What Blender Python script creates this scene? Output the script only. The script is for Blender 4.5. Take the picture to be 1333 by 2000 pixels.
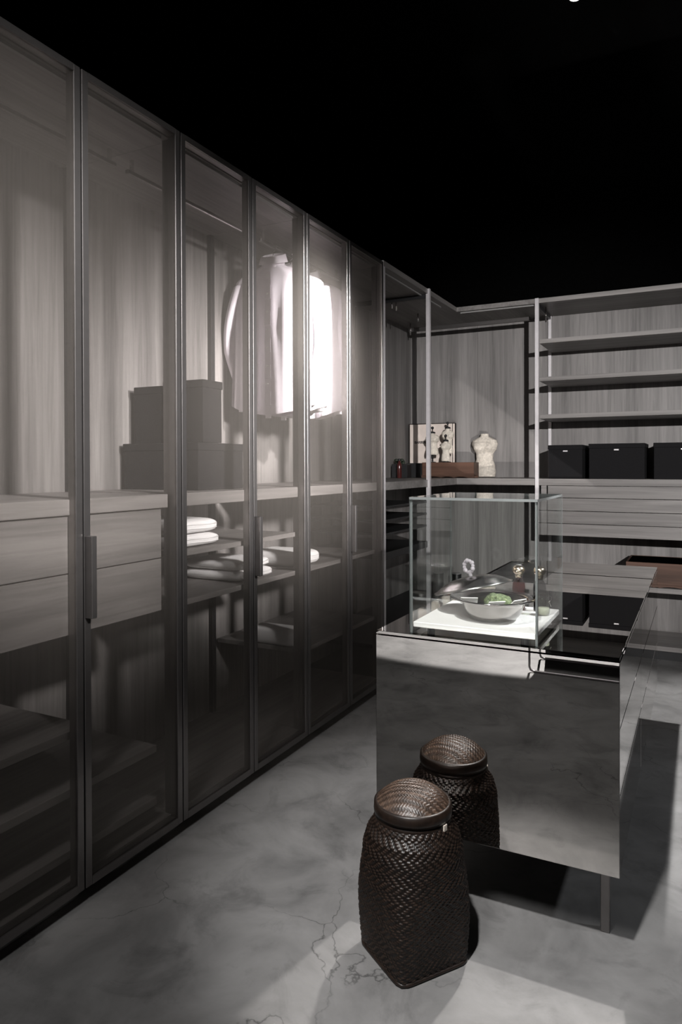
import bpy, bmesh, math, random
from mathutils import Vector, Matrix, noise as mnoise

for o in list(bpy.data.objects):
    bpy.data.objects.remove(o, do_unlink=True)
SC = bpy.context.scene
COL = SC.collection
R = math.radians
rnd = random.Random(7)

# ------------------------------------------------------------------ camera
FPX = 1369.68
yaw, pitch, roll = R(27.1158), R(-0.4375), R(-0.1656)
F = Vector((-math.sin(yaw) * math.cos(pitch), math.cos(yaw) * math.cos(pitch), math.sin(pitch)))
Rt = Vector((math.cos(yaw), math.sin(yaw), 0.0))
Up = Rt.cross(F)
R2 = Rt * math.cos(roll) + Up * math.sin(roll)
U2 = -Rt * math.sin(roll) + Up * math.cos(roll)
cam = bpy.data.cameras.new('camera')
cam.sensor_fit = 'VERTICAL'
cam.sensor_height = 36.0
cam.sensor_width = 24.0
cam.lens = FPX / 2000.0 * 36.0
cam.shift_y = -(1000.0 - 919.57) / 2000.0
cam.clip_start = 0.02
camo = bpy.data.objects.new('camera', cam)
M = Matrix.Identity(4)
for i in range(3):
    M[i][0], M[i][1], M[i][2] = R2[i], U2[i], -F[i]
M[0][3], M[1][3], M[2][3] = 1.7385, 0.0, 1.39
camo.matrix_world = M
COL.objects.link(camo)
SC.camera = camo

# ------------------------------------------------------------------ world, exposure
w = bpy.data.worlds.new('dark_room')
SC.world = w
w.use_nodes = True
w.node_tree.nodes['Background'].inputs[0].default_value = (0.9, 0.95, 1.0, 1)
w.node_tree.nodes['Background'].inputs[1].default_value = 0.0
SC.view_settings.view_transform = 'Standard'
SC.view_settings.look = 'None'
SC.view_settings.gamma = 1.0
SC.view_settings.use_curve_mapping = False
SC.view_settings.exposure = 0.0
cy = SC.cycles
cy.max_bounces = 14
cy.transparent_max_bounces = 24
cy.transmission_bounces = 10
cy.glossy_bounces = 8
cy.diffuse_bounces = 4
cy.caustics_reflective = True
cy.caustics_refractive = False
cy.blur_glossy = 0.1
cy.sample_clamp_indirect = 60.0
cy.use_guiding = True


# ------------------------------------------------------------------ lamps
def spot(name, loc, aim, watts, angle, blend, rad=0.03, col=(1, 0.98, 0.968)):
    l = bpy.data.lights.new(name, 'SPOT')
    l.energy = watts
    l.spot_size = R(angle)
    l.spot_blend = blend
    l.shadow_soft_size = rad
    l.color = col
    o = bpy.data.objects.new(name, l)
    o.location = loc
    o.rotation_euler = (Vector(aim) - Vector(loc)).to_track_quat('-Z', 'Y').to_euler()
    COL.objects.link(o)
    return o


CEIL = 3.95
spot('spot_on_island', (1.2, 0.02, 3.72), (1.17, 2.05, 0.52), 740, 32, 0.7, 0.06)
spot('added_floor_fill', (0.9, -0.5, 3.72), (0.8, 1.35, 0.0), 205, 92, 0.9, 0.30)  # broad soft fill lamp, added to even out the light on the floor
spot('spot_on_near_doors', (4.2, 0.2, 3.72), (-0.3, 1.70, 1.62), 3500, 22, 1.0, 0.25)
spot('spot_on_far_doors', (4.2, 1.6, 2.75), (-0.3, 3.05, 1.60), 5200, 25, 1.0, 0.25)
spot('spot_on_shirts', (3.6, 2.0, 3.72), (-0.2, 3.30, 1.98), 5000, 12, 0.7, 0.08)
spot('spot_on_case', (3.8, 2.5, 3.72), (1.16, 2.32, 0.93), 1250, 6.6, 0.7, 0.02, (0.96, 0.97, 1.0))
spot('spot_on_shelves', (3.9, -3.4, 2.65), (0.75, 5.7, 1.40), 3500, 26, 0.9, 0.03)
spot('spot_on_aisle', (1.2, 3.3, 3.72), (2.35, 3.7, 0.0), 800, 50, 0.5)
spot('added_aisle_fill', (4.3, 3.0, 3.72), (1.75, 2.9, 0.0), 170, 34, 0.9, 0.10, (0.95, 0.97, 1.0))  # weak fill lamp, added to lift the black shadow right of the island
spot('spot_behind', (0.25, -4.0, 3.72), (0.25, -4.0, 0.0), 3000, 87.5, 0.04)


# ------------------------------------------------------------------ node helpers
def new_mat(name):
    m = bpy.data.materials.new(name)
    m.use_nodes = True
    nt = m.node_tree
    b = nt.nodes['Principled BSDF']
    return m, nt, b


def N(nt, t, **kw):
    n = nt.nodes.new(t)
    for k, v in kw.items():
        setattr(n, k, v)
    return n


def ramp(nt, stops):
    r = N(nt, 'ShaderNodeValToRGB')
    e = r.color_ramp.elements
    while len(e) < len(stops):
        e.new(0.5)
    for i, (p, c) in enumerate(stops):
        e[i].position = p
        e[i].color = (*c, 1) if len(c) == 3 else c
    return r


def pos_shift(nt):
    g = N(nt, 'ShaderNodeNewGeometry')
    oi = N(nt, 'ShaderNodeObjectInfo')
    mu = N(nt, 'ShaderNodeMath', operation='MULTIPLY')
    nt.links.new(oi.outputs['Random'], mu.inputs[0])
    mu.inputs[1].default_value = 13.0
    ad = N(nt, 'ShaderNodeVectorMath', operation='ADD')
    nt.links.new(g.outputs['Position'], ad.inputs[0])
    nt.links.new(mu.outputs[0], ad.inputs[1])
    return ad.outputs[0]


def plain(name, col, rough=0.5, metal=0.0, var=0.12, scale=30.0, bump=0.0, spec=0.5, alpha=None):
    m, nt, b = new_mat(name)
    p = pos_shift(nt)
    no = N(nt, 'ShaderNodeTexNoise')
    no.inputs['Scale'].default_value = scale
    no.inputs['Detail'].default_value = 4
    nt.links.new(p, no.inputs['Vector'])
    lo = tuple(c * (1 - var) for c in col)
    hi = tuple(min(1, c * (1 + var)) for c in col)
    r = ramp(nt, [(0.3, lo), (0.7, hi)])
    nt.links.new(no.outputs['Fac'], r.inputs[0])
    nt.links.new(r.outputs[0], b.inputs['Base Color'])
    b.inputs['Roughness'].default_value = rough
    b.inputs['Metallic'].default_value = metal
    b.inputs['Specular IOR Level'].default_value = spec
    if bump:
        bp = N(nt, 'ShaderNodeBump')
        bp.inputs['Strength'].default_value = bump
        bp.inputs['Distance'].default_value = 0.002
        nt.links.new(no.outputs['Fac'], bp.inputs['Height'])
        nt.links.new(bp.outputs[0], b.inputs['Normal'])
    return m


def wood(name, axis, dark, light, rough=0.45, spec=0.3, fine=1.0):
    m, nt, b = new_mat(name)
    p = pos_shift(nt)
    mp = N(nt, 'ShaderNodeMapping')
    s = [42.0 * fine] * 3
    s['xyz'.index(axis)] = 1.6
    mp.inputs['Scale'].default_value = s
    nt.links.new(p, mp.inputs['Vector'])
    n1 = N(nt, 'ShaderNodeTexNoise')
    n1.inputs['Scale'].default_value = 1.0
    n1.inputs['Detail'].default_value = 7
    n1.inputs['Roughness'].default_value = 0.65
    n1.inputs['Distortion'].default_value = 0.6
    nt.links.new(mp.outputs[0], n1.inputs['Vector'])
    mp2 = N(nt, 'ShaderNodeMapping')
    s2 = [9.0] * 3
    s2['xyz'.index(axis)] = 0.35
    mp2.inputs['Scale'].default_value = s2
    nt.links.new(p, mp2.inputs['Vector'])
    n2 = N(nt, 'ShaderNodeTexNoise')
    n2.inputs['Scale'].default_value = 1.0
    n2.inputs['Detail'].default_value = 3
    nt.links.new(mp2.outputs[0], n2.inputs['Vector'])
    mx = N(nt, 'ShaderNodeMath', operation='ADD')
    nt.links.new(n1.outputs['Fac'], mx.inputs[0])
    nt.links.new(n2.outputs['Fac'], mx.inputs[1])
    r = ramp(nt, [(0.36, dark), (0.64, light)])
    hv = N(nt, 'ShaderNodeMath', operation='MULTIPLY')
    hv.inputs[1].default_value = 0.5
    nt.links.new(mx.outputs[0], hv.inputs[0])
    nt.links.new(hv.outputs[0], r.inputs[0])
    nt.links.new(r.outputs[0], b.inputs['Base Color'])
    b.inputs['Roughness'].default_value = rough
    b.inputs['Specular IOR Level'].default_value = spec
    bp = N(nt, 'ShaderNodeBump')
    bp.inputs['Strength'].default_value = 0.25
    bp.inputs['Distance'].default_value = 0.0006
    nt.links.new(n1.outputs['Fac'], bp.inputs['Height'])
    nt.links.new(bp.outputs[0], b.inputs['Normal'])
    return m


WD, WL = (0.115, 0.108, 0.105), (0.235, 0.222, 0.216)
m_wood_v = wood('taupe_wood_upright_grain', 'z', WD, WL)
m_wood_y = wood('taupe_wood_grain_along_run', 'y', (0.125, 0.117, 0.113), (0.245, 0.230, 0.222))
m_wood_x = wood('taupe_wood_grain_across', 'x', (0.125, 0.117, 0.113), (0.245, 0.230, 0.222))
m_brown_x = wood('brown_stained_wood', 'x', (0.045, 0.022, 0.014), (0.12, 0.062, 0.042), 0.5, 0.3)
m_black = plain('black_lacquer', (0.010, 0.010, 0.011), 0.45)
m_matte_black = plain('matte_black_paint', (0.002, 0.002, 0.002), 0.95, spec=0.0)
m_cloth_black = plain('black_box_cloth', (0.006, 0.0056, 0.0064), 0.85, scale=400, var=0.4, bump=0.3, spec=0.2)
m_alu = plain('satin_bronze_aluminium', (0.20, 0.188, 0.184), 0.30, 0.85, 0.05)
m_post = plain('pale_satin_aluminium', (0.60, 0.575, 0.59), 0.40, 0.4, 0.05)
m_chrome = plain('chrome', (0.78, 0.77, 0.76), 0.08, 1.0, 0.03)
m_steel = plain('polished_steel', (0.33, 0.315, 0.305), 0.12, 1.0, 0.04)
m_steel_dark = plain('polished_dark_steel', (0.46, 0.445, 0.435), 0.24, 1.0, 0.05)
m_mirror = plain('grey_bronze_mirror_glass', (0.66, 0.64, 0.62), 0.0, 1.0, 0.01)
m_edge = plain('polished_glass_edge', (0.30, 0.29, 0.28), 0.2, 0.6, 0.05)
m_white = plain('white_board', (0.80, 0.78, 0.76), 0.5, var=0.02)
m_card = plain('white_card', (0.85, 0.83, 0.80), 0.6, var=0.02)
m_cream = plain('cream_linen', (0.55, 0.50, 0.44), 0.85, scale=60, var=0.2, bump=0.6, spec=0.2)
m_shirt = plain('white_cotton', (0.84, 0.81, 0.85), 0.8, var=0.03, spec=0.2)
m_shirt2 = plain('pale_lilac_cotton', (0.72, 0.67, 0.73), 0.8, var=0.04, spec=0.2)
m_towel = plain('white_terry', (0.88, 0.87, 0.87), 0.95, scale=250, var=0.06, bump=0.8, spec=0.1)
m_gold = plain('brushed_brass_cap', (0.62, 0.52, 0.40), 0.25, 1.0, 0.08)
m_gray_lid = plain('grey_paper', (0.30, 0.29, 0.29), 0.7)
m_casepaper = plain('cream_paper_panel', (0.62, 0.54, 0.49), 0.7, scale=8, var=0.08)
m_casedark = plain('dark_case_edge_shade', (0.022, 0.017, 0.015), 0.7)  # dark body tone stands in for the shadow along the case's left edge
m_red = plain('dark_red_glass', (0.055, 0.014, 0.013), 0.15, 0.0, 0.2)
m_leaf = plain('dark_green_leaf', (0.012, 0.02, 0.010), 0.6)
m_print = plain('black_print', (0.012, 0.010, 0.010), 0.7)
m_led = plain('frosted_profile', (0.22, 0.215, 0.21), 0.6, 0.0, 0.03)


def moss_mat():
    m, nt, b = new_mat('green_moss')
    p = pos_shift(nt)
    n = N(nt, 'ShaderNodeTexNoise')
    n.inputs['Scale'].default_value = 130
    n.inputs['Detail'].default_value = 5
    nt.links.new(p, n.inputs['Vector'])
    r = ramp(nt, [(0.3, (0.03, 0.042, 0.018)), (0.55, (0.095, 0.125, 0.055)), (0.75, (0.20, 0.23, 0.12))])
    nt.links.new(n.outputs['Fac'], r.inputs[0])
    nt.links.new(r.outputs[0], b.inputs['Base Color'])
    b.inputs['Roughness'].default_value = 0.85
    bp = N(nt, 'ShaderNodeBump')
    bp.inputs['Distance'].default_value = 0.004
    nt.links.new(n.outputs['Fac'], bp.inputs['Height'])
    nt.links.new(bp.outputs[0], b.inputs['Normal'])
    return m


m_moss = moss_mat()


def weave_mat(name, lo, hi):
    m, nt, b = new_mat(name)
    p = pos_shift(nt)
    n = N(nt, 'ShaderNodeTexNoise')
    n.inputs['Scale'].default_value = 55
    n.inputs['Detail'].default_value = 3
    nt.links.new(p, n.inputs['Vector'])
    r = ramp(nt, [(0.3, lo), (0.7, hi)])
    nt.links.new(n.outputs['Fac'], r.inputs[0])
    at = N(nt, 'ShaderNodeAttribute', attribute_name='strand')
    mu = N(nt, 'ShaderNodeMix', data_type='RGBA', blend_type='MULTIPLY')
    mu.inputs[0].default_value = 1.0
    nt.links.new(r.outputs[0], mu.inputs[6])
    nt.links.new(at.outputs['Color'], mu.inputs[7])
    nt.links.new(mu.outputs[2], b.inputs['Base Color'])
    b.inputs['Roughness'].default_value = 0.40
    b.inputs['Specular IOR Level'].default_value = 0.42
    return m


m_weave = weave_mat('dark_woven_bamboo', (0.006, 0.0036, 0.0025), (0.018, 0.0108, 0.0075))
m_weave_lid = weave_mat('brown_woven_bamboo', (0.024, 0.0145, 0.010), (0.068, 0.043, 0.030))


def concrete_mat():
    m, nt, b = new_mat('polished_concrete')
    g = N(nt, 'ShaderNodeNewGeometry')
    P = g.outputs['Position']
    n1 = N(nt, 'ShaderNodeTexNoise')
    n1.inputs['Scale'].default_value = 3.1
    n1.inputs['Detail'].default_value = 8
    n1.inputs['Roughness'].default_value = 0.62
    n1.inputs['Distortion'].default_value = 0.5
    nt.links.new(P, n1.inputs['Vector'])
    r1 = ramp(nt, [(0.30, (0.112, 0.111, 0.110)), (0.50, (0.176, 0.174, 0.172)), (0.72, (0.232, 0.230, 0.228))])
    nt.links.new(n1.outputs['Fac'], r1.inputs[0])
    # smoky trowel marks
    n2 = N(nt, 'ShaderNodeTexNoise')
    n2.inputs['Scale'].default_value = 4.2
    n2.inputs['Detail'].default_value = 9
    n2.inputs['Roughness'].default_value = 0.68
    n2.inputs['Distortion'].default_value = 0.8
    nt.links.new(P, n2.inputs['Vector'])
    r2 = ramp(nt, [(0.27, (0.50, 0.50, 0.50)), (0.47, (1, 1, 1))])
    nt.links.new(n2.outputs['Fac'], r2.inputs[0])
    mul = N(nt, 'ShaderNodeMix', data_type='RGBA', blend_type='MULTIPLY')
    mul.inputs[0].default_value = 0.8
    nt.links.new(r1.outputs[0], mul.inputs[6])
    nt.links.new(r2.outputs[0], mul.inputs[7])
    # hairline cracks
    n3 = N(nt, 'ShaderNodeTexNoise')
    n3.inputs['Scale'].default_value = 2.6
    n3.inputs['Detail'].default_value = 6
    nt.links.new(P, n3.inputs['Vector'])
    sc = N(nt, 'ShaderNodeVectorMath', operation='SCALE')
    sc.inputs['Scale'].default_value = 0.55
    nt.links.new(n3.outputs['Color'], sc.inputs[0])
    ad = N(nt, 'ShaderNodeVectorMath', operation='ADD')
    nt.links.new(P, ad.inputs[0])
    nt.links.new(sc.outputs[0], ad.inputs[1])
    vo = N(nt, 'ShaderNodeTexVoronoi', feature='DISTANCE_TO_EDGE')
    vo.inputs['Scale'].default_value = 1.9
    nt.links.new(ad.outputs[0], vo.inputs['Vector'])
    r3 = ramp(nt, [(0.0, (0.38, 0.38, 0.38)), (0.006, (1, 1, 1))])
    nt.links.new(vo.outputs['Distance'], r3.inputs[0])
    n4 = N(nt, 'ShaderNodeTexNoise')
    n4.inputs['Scale'].default_value = 1.7
    nt.links.new(P, n4.inputs['Vector'])
    r4 = ramp(nt, [(0.46, (0, 0, 0)), (0.60, (1, 1, 1))])
    nt.links.new(n4.outputs['Fac'], r4.inputs[0])
    mul2 = N(nt, 'ShaderNodeMix', data_type='RGBA', blend_type='MULTIPLY')
    nt.links.new(r4.outputs[0], mul2.inputs[0])
    nt.links.new(mul.outputs[2], mul2.inputs[6])
    nt.links.new(r3.outputs[0], mul2.inputs[7])
    nt.links.new(mul2.outputs[2], b.inputs['Base Color'])
    b.inputs['Roughness'].default_value = 0.55
    b.inputs['Specular IOR Level'].default_value = 0.35
    return m


m_floor = concrete_mat()


def thin_fresnel(nt, ior):
    """Fresnel of a thin pane: the same reflectance on the way in and on the way out."""
    g = N(nt, 'ShaderNodeNewGeometry')
    mx = N(nt, 'ShaderNodeMix', data_type='FLOAT')
    mx.inputs[2].default_value = ior
    mx.inputs[3].default_value = 1.0 / ior
    nt.links.new(g.outputs['Backfacing'], mx.inputs[0])
    fr = N(nt, 'ShaderNodeFresnel')
    nt.links.new(mx.outputs[0], fr.inputs[0])
    return fr


def door_glass_mat():
    """Bronze-tinted fabric glass: mostly see-through, a little haze, a soft sheen."""
    m, nt, b = new_mat('bronze_mesh_glass')
    nt.nodes.remove(b)
    out = nt.nodes['Material Output']
    g = N(nt, 'ShaderNodeNewGeometry')
    n = N(nt, 'ShaderNodeTexNoise')
    n.inputs['Scale'].default_value = 900
    n.inputs['Detail'].default_value = 1
    nt.links.new(g.outputs['Position'], n.inputs['Vector'])
    tr = N(nt, 'ShaderNodeBsdfTransparent')
    tr.inputs[0].default_value = (0.925, 0.917, 0.913, 1)
    tl = N(nt, 'ShaderNodeBsdfTranslucent')
    tl.inputs[0].default_value = (0.55, 0.52, 0.50, 1)
    df = N(nt, 'ShaderNodeBsdfDiffuse')
    rr = ramp(nt, [(0.35, (0.10, 0.09, 0.08)), (0.65, (0.34, 0.31, 0.28))])
    nt.links.new(n.outputs['Fac'], rr.inputs[0])
    nt.links.new(rr.outputs[0], df.inputs[0])
    gl = N(nt, 'ShaderNodeBsdfGlossy')
    gl.inputs['Color'].default_value = (0.9, 0.85, 0.8, 1)
    gl.inputs['Roughness'].default_value = 0.30
    m1 = N(nt, 'ShaderNodeMixShader')
    m1.inputs[0].default_value = 0.30
    nt.links.new(df.outputs[0], m1.inputs[1])
    nt.links.new(tl.outputs[0], m1.inputs[2])
    m2 = N(nt, 'ShaderNodeMixShader')
    m2.inputs[0].default_value = 0.095
    nt.links.new(tr.outputs[0], m2.inputs[1])
    nt.links.new(m1.outputs[0], m2.inputs[2])
    fr = thin_fresnel(nt, 1.35)
    m3 = N(nt, 'ShaderNodeMixShader')
    nt.links.new(fr.outputs[0], m3.inputs[0])
    nt.links.new(m2.outputs[0], m3.inputs[1])
    nt.links.new(gl.outputs[0], m3.inputs[2])
    nt.links.new(m3.outputs[0], out.inputs[0])
    return m


m_doorglass = door_glass_mat()


def clear_glass_mat(name, tint, ior=1.45, rough=0.0):
    m, nt, b = new_mat(name)
    nt.nodes.remove(b)
    out = nt.nodes['Material Output']
    tr = N(nt, 'ShaderNodeBsdfTransparent')
    tr.inputs[0].default_value = (*tint, 1)
    gl = N(nt, 'ShaderNodeBsdfGlossy')
    gl.inputs['Roughness'].default_value = rough
    fr = thin_fresnel(nt, ior)
    mx = N(nt, 'ShaderNodeMixShader')
    nt.links.new(fr.outputs[0], mx.inputs[0])
    nt.links.new(tr.outputs[0], mx.inputs[1])
    nt.links.new(gl.outputs[0], mx.inputs[2])
    nt.links.new(mx.outputs[0], out.inputs[0])
    return m


m_clear = clear_glass_mat('clear_glass', (0.955, 0.965, 0.96))
m_redglass = clear_glass_mat('red_liquid_glass', (0.55, 0.30, 0.27))
m_greenglass = clear_glass_mat('dark_green_glass', (0.09, 0.11, 0.085))
m_jarglass = clear_glass_mat('jar_glass', (0.88, 0.90, 0.86))
m_glassedge = plain('green_glass_cut_edge', (0.125, 0.134, 0.132), 0.25, 0.0, 0.05)


def crystal_mat():
    m, nt, b = new_mat('clear_crystal')
    b.inputs['Base Color'].default_value = (0.95, 0.88, 0.93, 1)
    b.inputs['Roughness'].default_value = 0.05
    b.inputs['Transmission Weight'].default_value = 0.5
    b.inputs['IOR'].default_value = 1.5
    n = N(nt, 'ShaderNodeTexNoise')
    n.inputs['Scale'].default_value = 200
    bp = N(nt, 'ShaderNodeBump')
    bp.inputs['Distance'].default_value = 0.002
    nt.links.new(n.outputs['Fac'], bp.inputs['Height'])
    nt.links.new(bp.outputs[0], b.inputs['Normal'])
    return m


m_crystal = crystal_mat()


def lamp_mat():
    m, nt, b = new_mat('lit_lamp_face')
    b.inputs['Emission Color'].default_value = (1, 0.96, 0.92, 1)
    b.inputs['Emission Strength'].default_value = 12.0
    return m


m_lamp = lamp_mat()


# ------------------------------------------------------------------ mesh helpers
class B:
    def __init__(s):
        s.bm = bmesh.new()

    def box(s, x0, x1, y0, y1, z0, z1, bev=0.0, seg=1):
        r = bmesh.ops.create_cube(s.bm, size=1.0)
        for v in r['verts']:
            v.co = Vector(((x0 + x1) / 2 + v.co.x * (x1 - x0), (y0 + y1) / 2 + v.co.y * (y1 - y0),
                           (z0 + z1) / 2 + v.co.z * (z1 - z0)))
        if bev:
            es = list({e for v in r['verts'] for e in v.link_edges})
            bmesh.ops.bevel(s.bm, geom=es, offset=bev, segments=seg, affect='EDGES', profile=0.6)
        return s

    def prism(s, poly, z0, z1):
        a = [s.bm.verts.new((x, y, z0)) for x, y in poly]
        b = [s.bm.verts.new((x, y, z1)) for x, y in poly]
        s.bm.faces.new(list(reversed(a)))
        s.bm.faces.new(b)
        n = len(poly)
        for i in range(n):
            s.bm.faces.new((a[i], a[(i + 1) % n], b[(i + 1) % n], b[i]))
        return s

    def rings(s, rings, cap0=True, cap1=True, closed=True):
        vs = [[s.bm.verts.new(p) for p in r] for r in rings]
        for a, b in zip(vs, vs[1:]):
            n = len(a)
            for i in range(n if closed else n - 1):
                j = (i + 1) % n
                s.bm.faces.new((a[i], a[j], b[j], b[i]))
        if cap0:
            s.bm.faces.new(list(reversed(vs[0])))
        if cap1:
            s.bm.faces.new(vs[-1])
        return s

    def lathe(s, prof, c=(0, 0, 0), n=32, cap0=True, cap1=True):
        rr = []
        for r, z in prof:
            rr.append([(c[0] + r * math.cos(2 * math.pi * i / n), c[1] + r * math.sin(2 * math.pi * i / n), c[2] + z)
                       for i in range(n)])
        return s.rings(rr, cap0, cap1)

    def tube(s, pts, r, n=10, cyclic=False):
        pts = [Vector(p) for p in pts]
        rad = r if isinstance(r, (list, tuple)) else [r] * len(pts)
        rr = []
        up = None
        for i, p in enumerate(pts):
            a = pts[max(0, i - 1)]
            b = pts[min(len(pts) - 1, i + 1)]
            t = (b - a).normalized()
            if up is None:
                up = t.orthogonal().normalized()
            up = (up - t * up.dot(t)).normalized()
            sd = t.cross(up)
            rr.append([p + (up * math.cos(2 * math.pi * k / n) + sd * math.sin(2 * math.pi * k / n)) * rad[i]
                       for k in range(n)])
        return s.rings(rr)

    def sphere(s, c, r, sx=1, sy=1, sz=1, u=14, v=9):
        x = bmesh.ops.create_uvsphere(s.bm, u_segments=u, v_segments=v, radius=r)
        for q in x['verts']:
            q.co = Vector((c[0] + q.co.x * sx, c[1] + q.co.y * sy, c[2] + q.co.z * sz))
        return s


ORIG = {}


def obj(name, b, mat, parent=None, smooth=False, origin=None, local=False):
    bm = b.bm
    bmesh.ops.recalc_face_normals(bm, faces=bm.faces)
    off = Vector((0, 0, 0))
    if not local:
        if parent is not None:
            off = ORIG[parent]
        elif origin is not None:
            off = Vector(origin)
    if off.length:
        bmesh.ops.translate(bm, verts=bm.verts, vec=-off)
    me = bpy.data.meshes.new(name)
    bm.to_mesh(me)
    bm.free()
    for m in (mat if isinstance(mat, (list, tuple)) else [mat]):
        me.materials.append(m)
    if smooth:
        me.polygons.foreach_set('use_smooth', [True] * len(me.polygons))
    o = bpy.data.objects.new(name, me)
    COL.objects.link(o)
    if parent is not None:
        o.parent = parent
        ORIG[o] = off
    else:
        o.location = off
        ORIG[o] = off
    return o


def tag(o, label, cat, group=None):
    o['label'] = label
    o['category'] = cat
    if group:
        o['group'] = group
    return o


def thing(name, label, cat, loc, rz=0.0, group=None):
    o = bpy.data.objects.new(name, None)
    o.empty_display_size = 0.1
    o.location = loc
    o.rotation_euler = (0, 0, rz)
    COL.objects.link(o)
    ORIG[o] = Vector(loc)
    return tag(o, label, cat, group)


def struct(name, b, mat):
    o = obj(name, b, mat)
    o['kind'] = 'structure'
    return o


def part(name, b, mat, parent, smooth=False, local=False, label=None):
    o = obj(name, b, mat, parent, smooth, local=local)
    if label:
        o['label'] = label
    return o


def copy_tree(root, loc, label=None):
    r = root.copy()
    COL.objects.link(r)
    r.location = loc
    for ch in [c for c in bpy.data.objects if c.parent == root]:
        c = ch.copy()
        COL.objects.link(c)
        c.parent = r
        for g in [k for k in bpy.data.objects if k.parent == ch]:
            d = g.copy()
            COL.objects.link(d)
            d.parent = c
    if label:
        r['label'] = label
    return r


# ------------------------------------------------------------------ room
XW, YW = -0.66, 6.03
struct('floor', B().box(-3.0, 6.0, -6.0, 7.0, -0.08, 0.0), m_floor)
struct('ceiling', B().box(-3.0, 6.0, -6.0, 7.0, CEIL, CEIL + 0.1), m_matte_black)
struct('wall_left', B().box(XW - 0.1, XW, -6.0, YW + 0.1, 0, CEIL), m_matte_black)
struct('wall_back', B().box(XW, 6.0, YW, YW + 0.1, 0, CEIL), m_matte_black)
struct('wall_right', B().box(5.9, 6.0, -6.0, YW, 0, CEIL), m_matte_black)
struct('wall_front', B().box(XW, 5.9, -6.0, -5.9, 0, CEIL), m_matte_black)

HT, TT = 2.655, 0.035       # furniture height, top board thickness
ZW0, ZW1 = 1.235, 1.285     # worktop
Y0, DW = 1.128, 0.4755      # first door, door width
bays = [Y0, Y0 + 2 * DW, Y0 + 4 * DW, Y0 + 6 * DW]


# ------------------------------------------------------------------ wardrobe doors
def make_door(unit, ya, yb, handle):
    ya += 0.003
    yb -= 0.003
    z0, z1, st = 0.045, 2.645, 0.026
    fr = B()
    fr.box(-0.036, 0, ya, ya + st, z0, z1, 0.0015)
    fr.box(-0.036, 0, yb - st, yb, z0, z1, 0.0015)
    fr.box(-0.036, 0, ya + st, yb - st, z0, z0 + 0.026)
    fr.box(-0.036, 0, ya + st, yb - st, z1 - 0.022, z1)
    d = part('door', fr, m_alu, unit)
    part('glass_pane', B().box(-0.010, -0.005, ya + st, yb - st, z0 + 0.026, z1 - 0.022), m_doorglass, d)
    if handle:
        part('handle', B().box(-0.001, 0.032, ya + 0.001, ya + 0.022, 0.907, 1.168, 0.0015), m_alu, d)
    return d


def make_bay(i, label):
    ya, yb = bays[i], bays[i + 1]
    t = thing('wardrobe_unit', label, 'wardrobe', (-0.3, (ya + yb) / 2, 0), group='glass-fronted wardrobe units along the left wall')
    part('back_panel', B().box(-0.63, -0.605, ya + 0.001, yb - 0.001, 0.04, HT - TT), m_wood_v, t)
    part('top_board', B().box(-0.63, -0.04, ya + 0.001, yb - 0.001, HT - TT, HT), m_wood_y, t)
    part('plinth', B().box(-0.60, -0.06, ya + 0.001, yb - 0.001, 0, 0.04), m_black, t)
    part('bottom_board', B().box(-0.60, -0.045, ya + 0.002, yb - 0.002, 0.045, 0.07), m_wood_y, t)
    for yy in (ya, yb):
        s = 1 if yy == ya else -1
        lo, hi = sorted((yy + s * 0.001, yy + s * 0.016))
        part('front_upright', B().box(-0.075, -0.045, lo, hi, 0.07, HT - TT), m_alu, t)
        part('rear_upright', B().box(-0.604, -0.58, lo, hi, 0.07, HT - TT), m_black, t)
    part('light_profile', B().box(-0.062, -0.05, ya + 0.05, yb - 0.05, HT - TT - 0.011, HT - TT - 0.001), m_led, t)
    part('hanging_rail', B().box(-0.31, -0.29, ya + 0.03, yb - 0.03, 2.555, 2.575, 0.004), m_alu, t)
    for yy in (ya + 0.06, yb - 0.06):
        part('rail_bracket', B().box(-0.306, -0.294, yy - 0.006, yy + 0.006, 2.575, HT - TT), m_chrome, t)
    part('worktop', B().box(-0.58, -0.03, ya + 0.035, yb - 0.045, ZW0, ZW1, 0.0015), m_wood_y, t)
    make_door(t, ya, ya + DW, False)
    make_door(t, ya + DW, yb, True)
    return t


w1 = make_bay(0, 'nearest glass-door wardrobe unit, with two wide wooden drawers under its worktop')
w2 = make_bay(1, 'middle glass-door wardrobe unit, with folded towels on two shelves behind its doors')
w3 = make_bay(2, 'far glass-door wardrobe unit, with white shirts hanging behind its doors')
ya, yb = bays[0], bays[1]
for z0, z1 in ((0.855, 1.047), (1.051, 1.232)):
    part('drawer', B().box(-0.55, -0.04, ya + 0.04, 2.008, z0, z1, 0.001), m_wood_y, w1)
for z1, xf in ((0.545, -0.05), (0.36, -0.05), (0.165, -0.05)):
    yy = 1.66 if z1 > 0.5 else yb - 0.09
    part('shelf', B().box(-0.58, xf, ya + 0.03, yy, z1 - 0.026, z1, 0.001), m_wood_y, w1)
for z1 in (1.06, 0.868):
    part('shelf', B().box(-0.58, -0.05, bays[1] + 0.03, bays[2] - 0.04, z1 - 0.022, z1, 0.001), m_wood_y, w2)
for z1 in (0.868, 0.460):
    part('shelf', B().box(-0.58, -0.05, bays[2] + 0.03, bays[3] - 0.04, z1 - 0.022, z1, 0.001), m_wood_y, w3)

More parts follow.
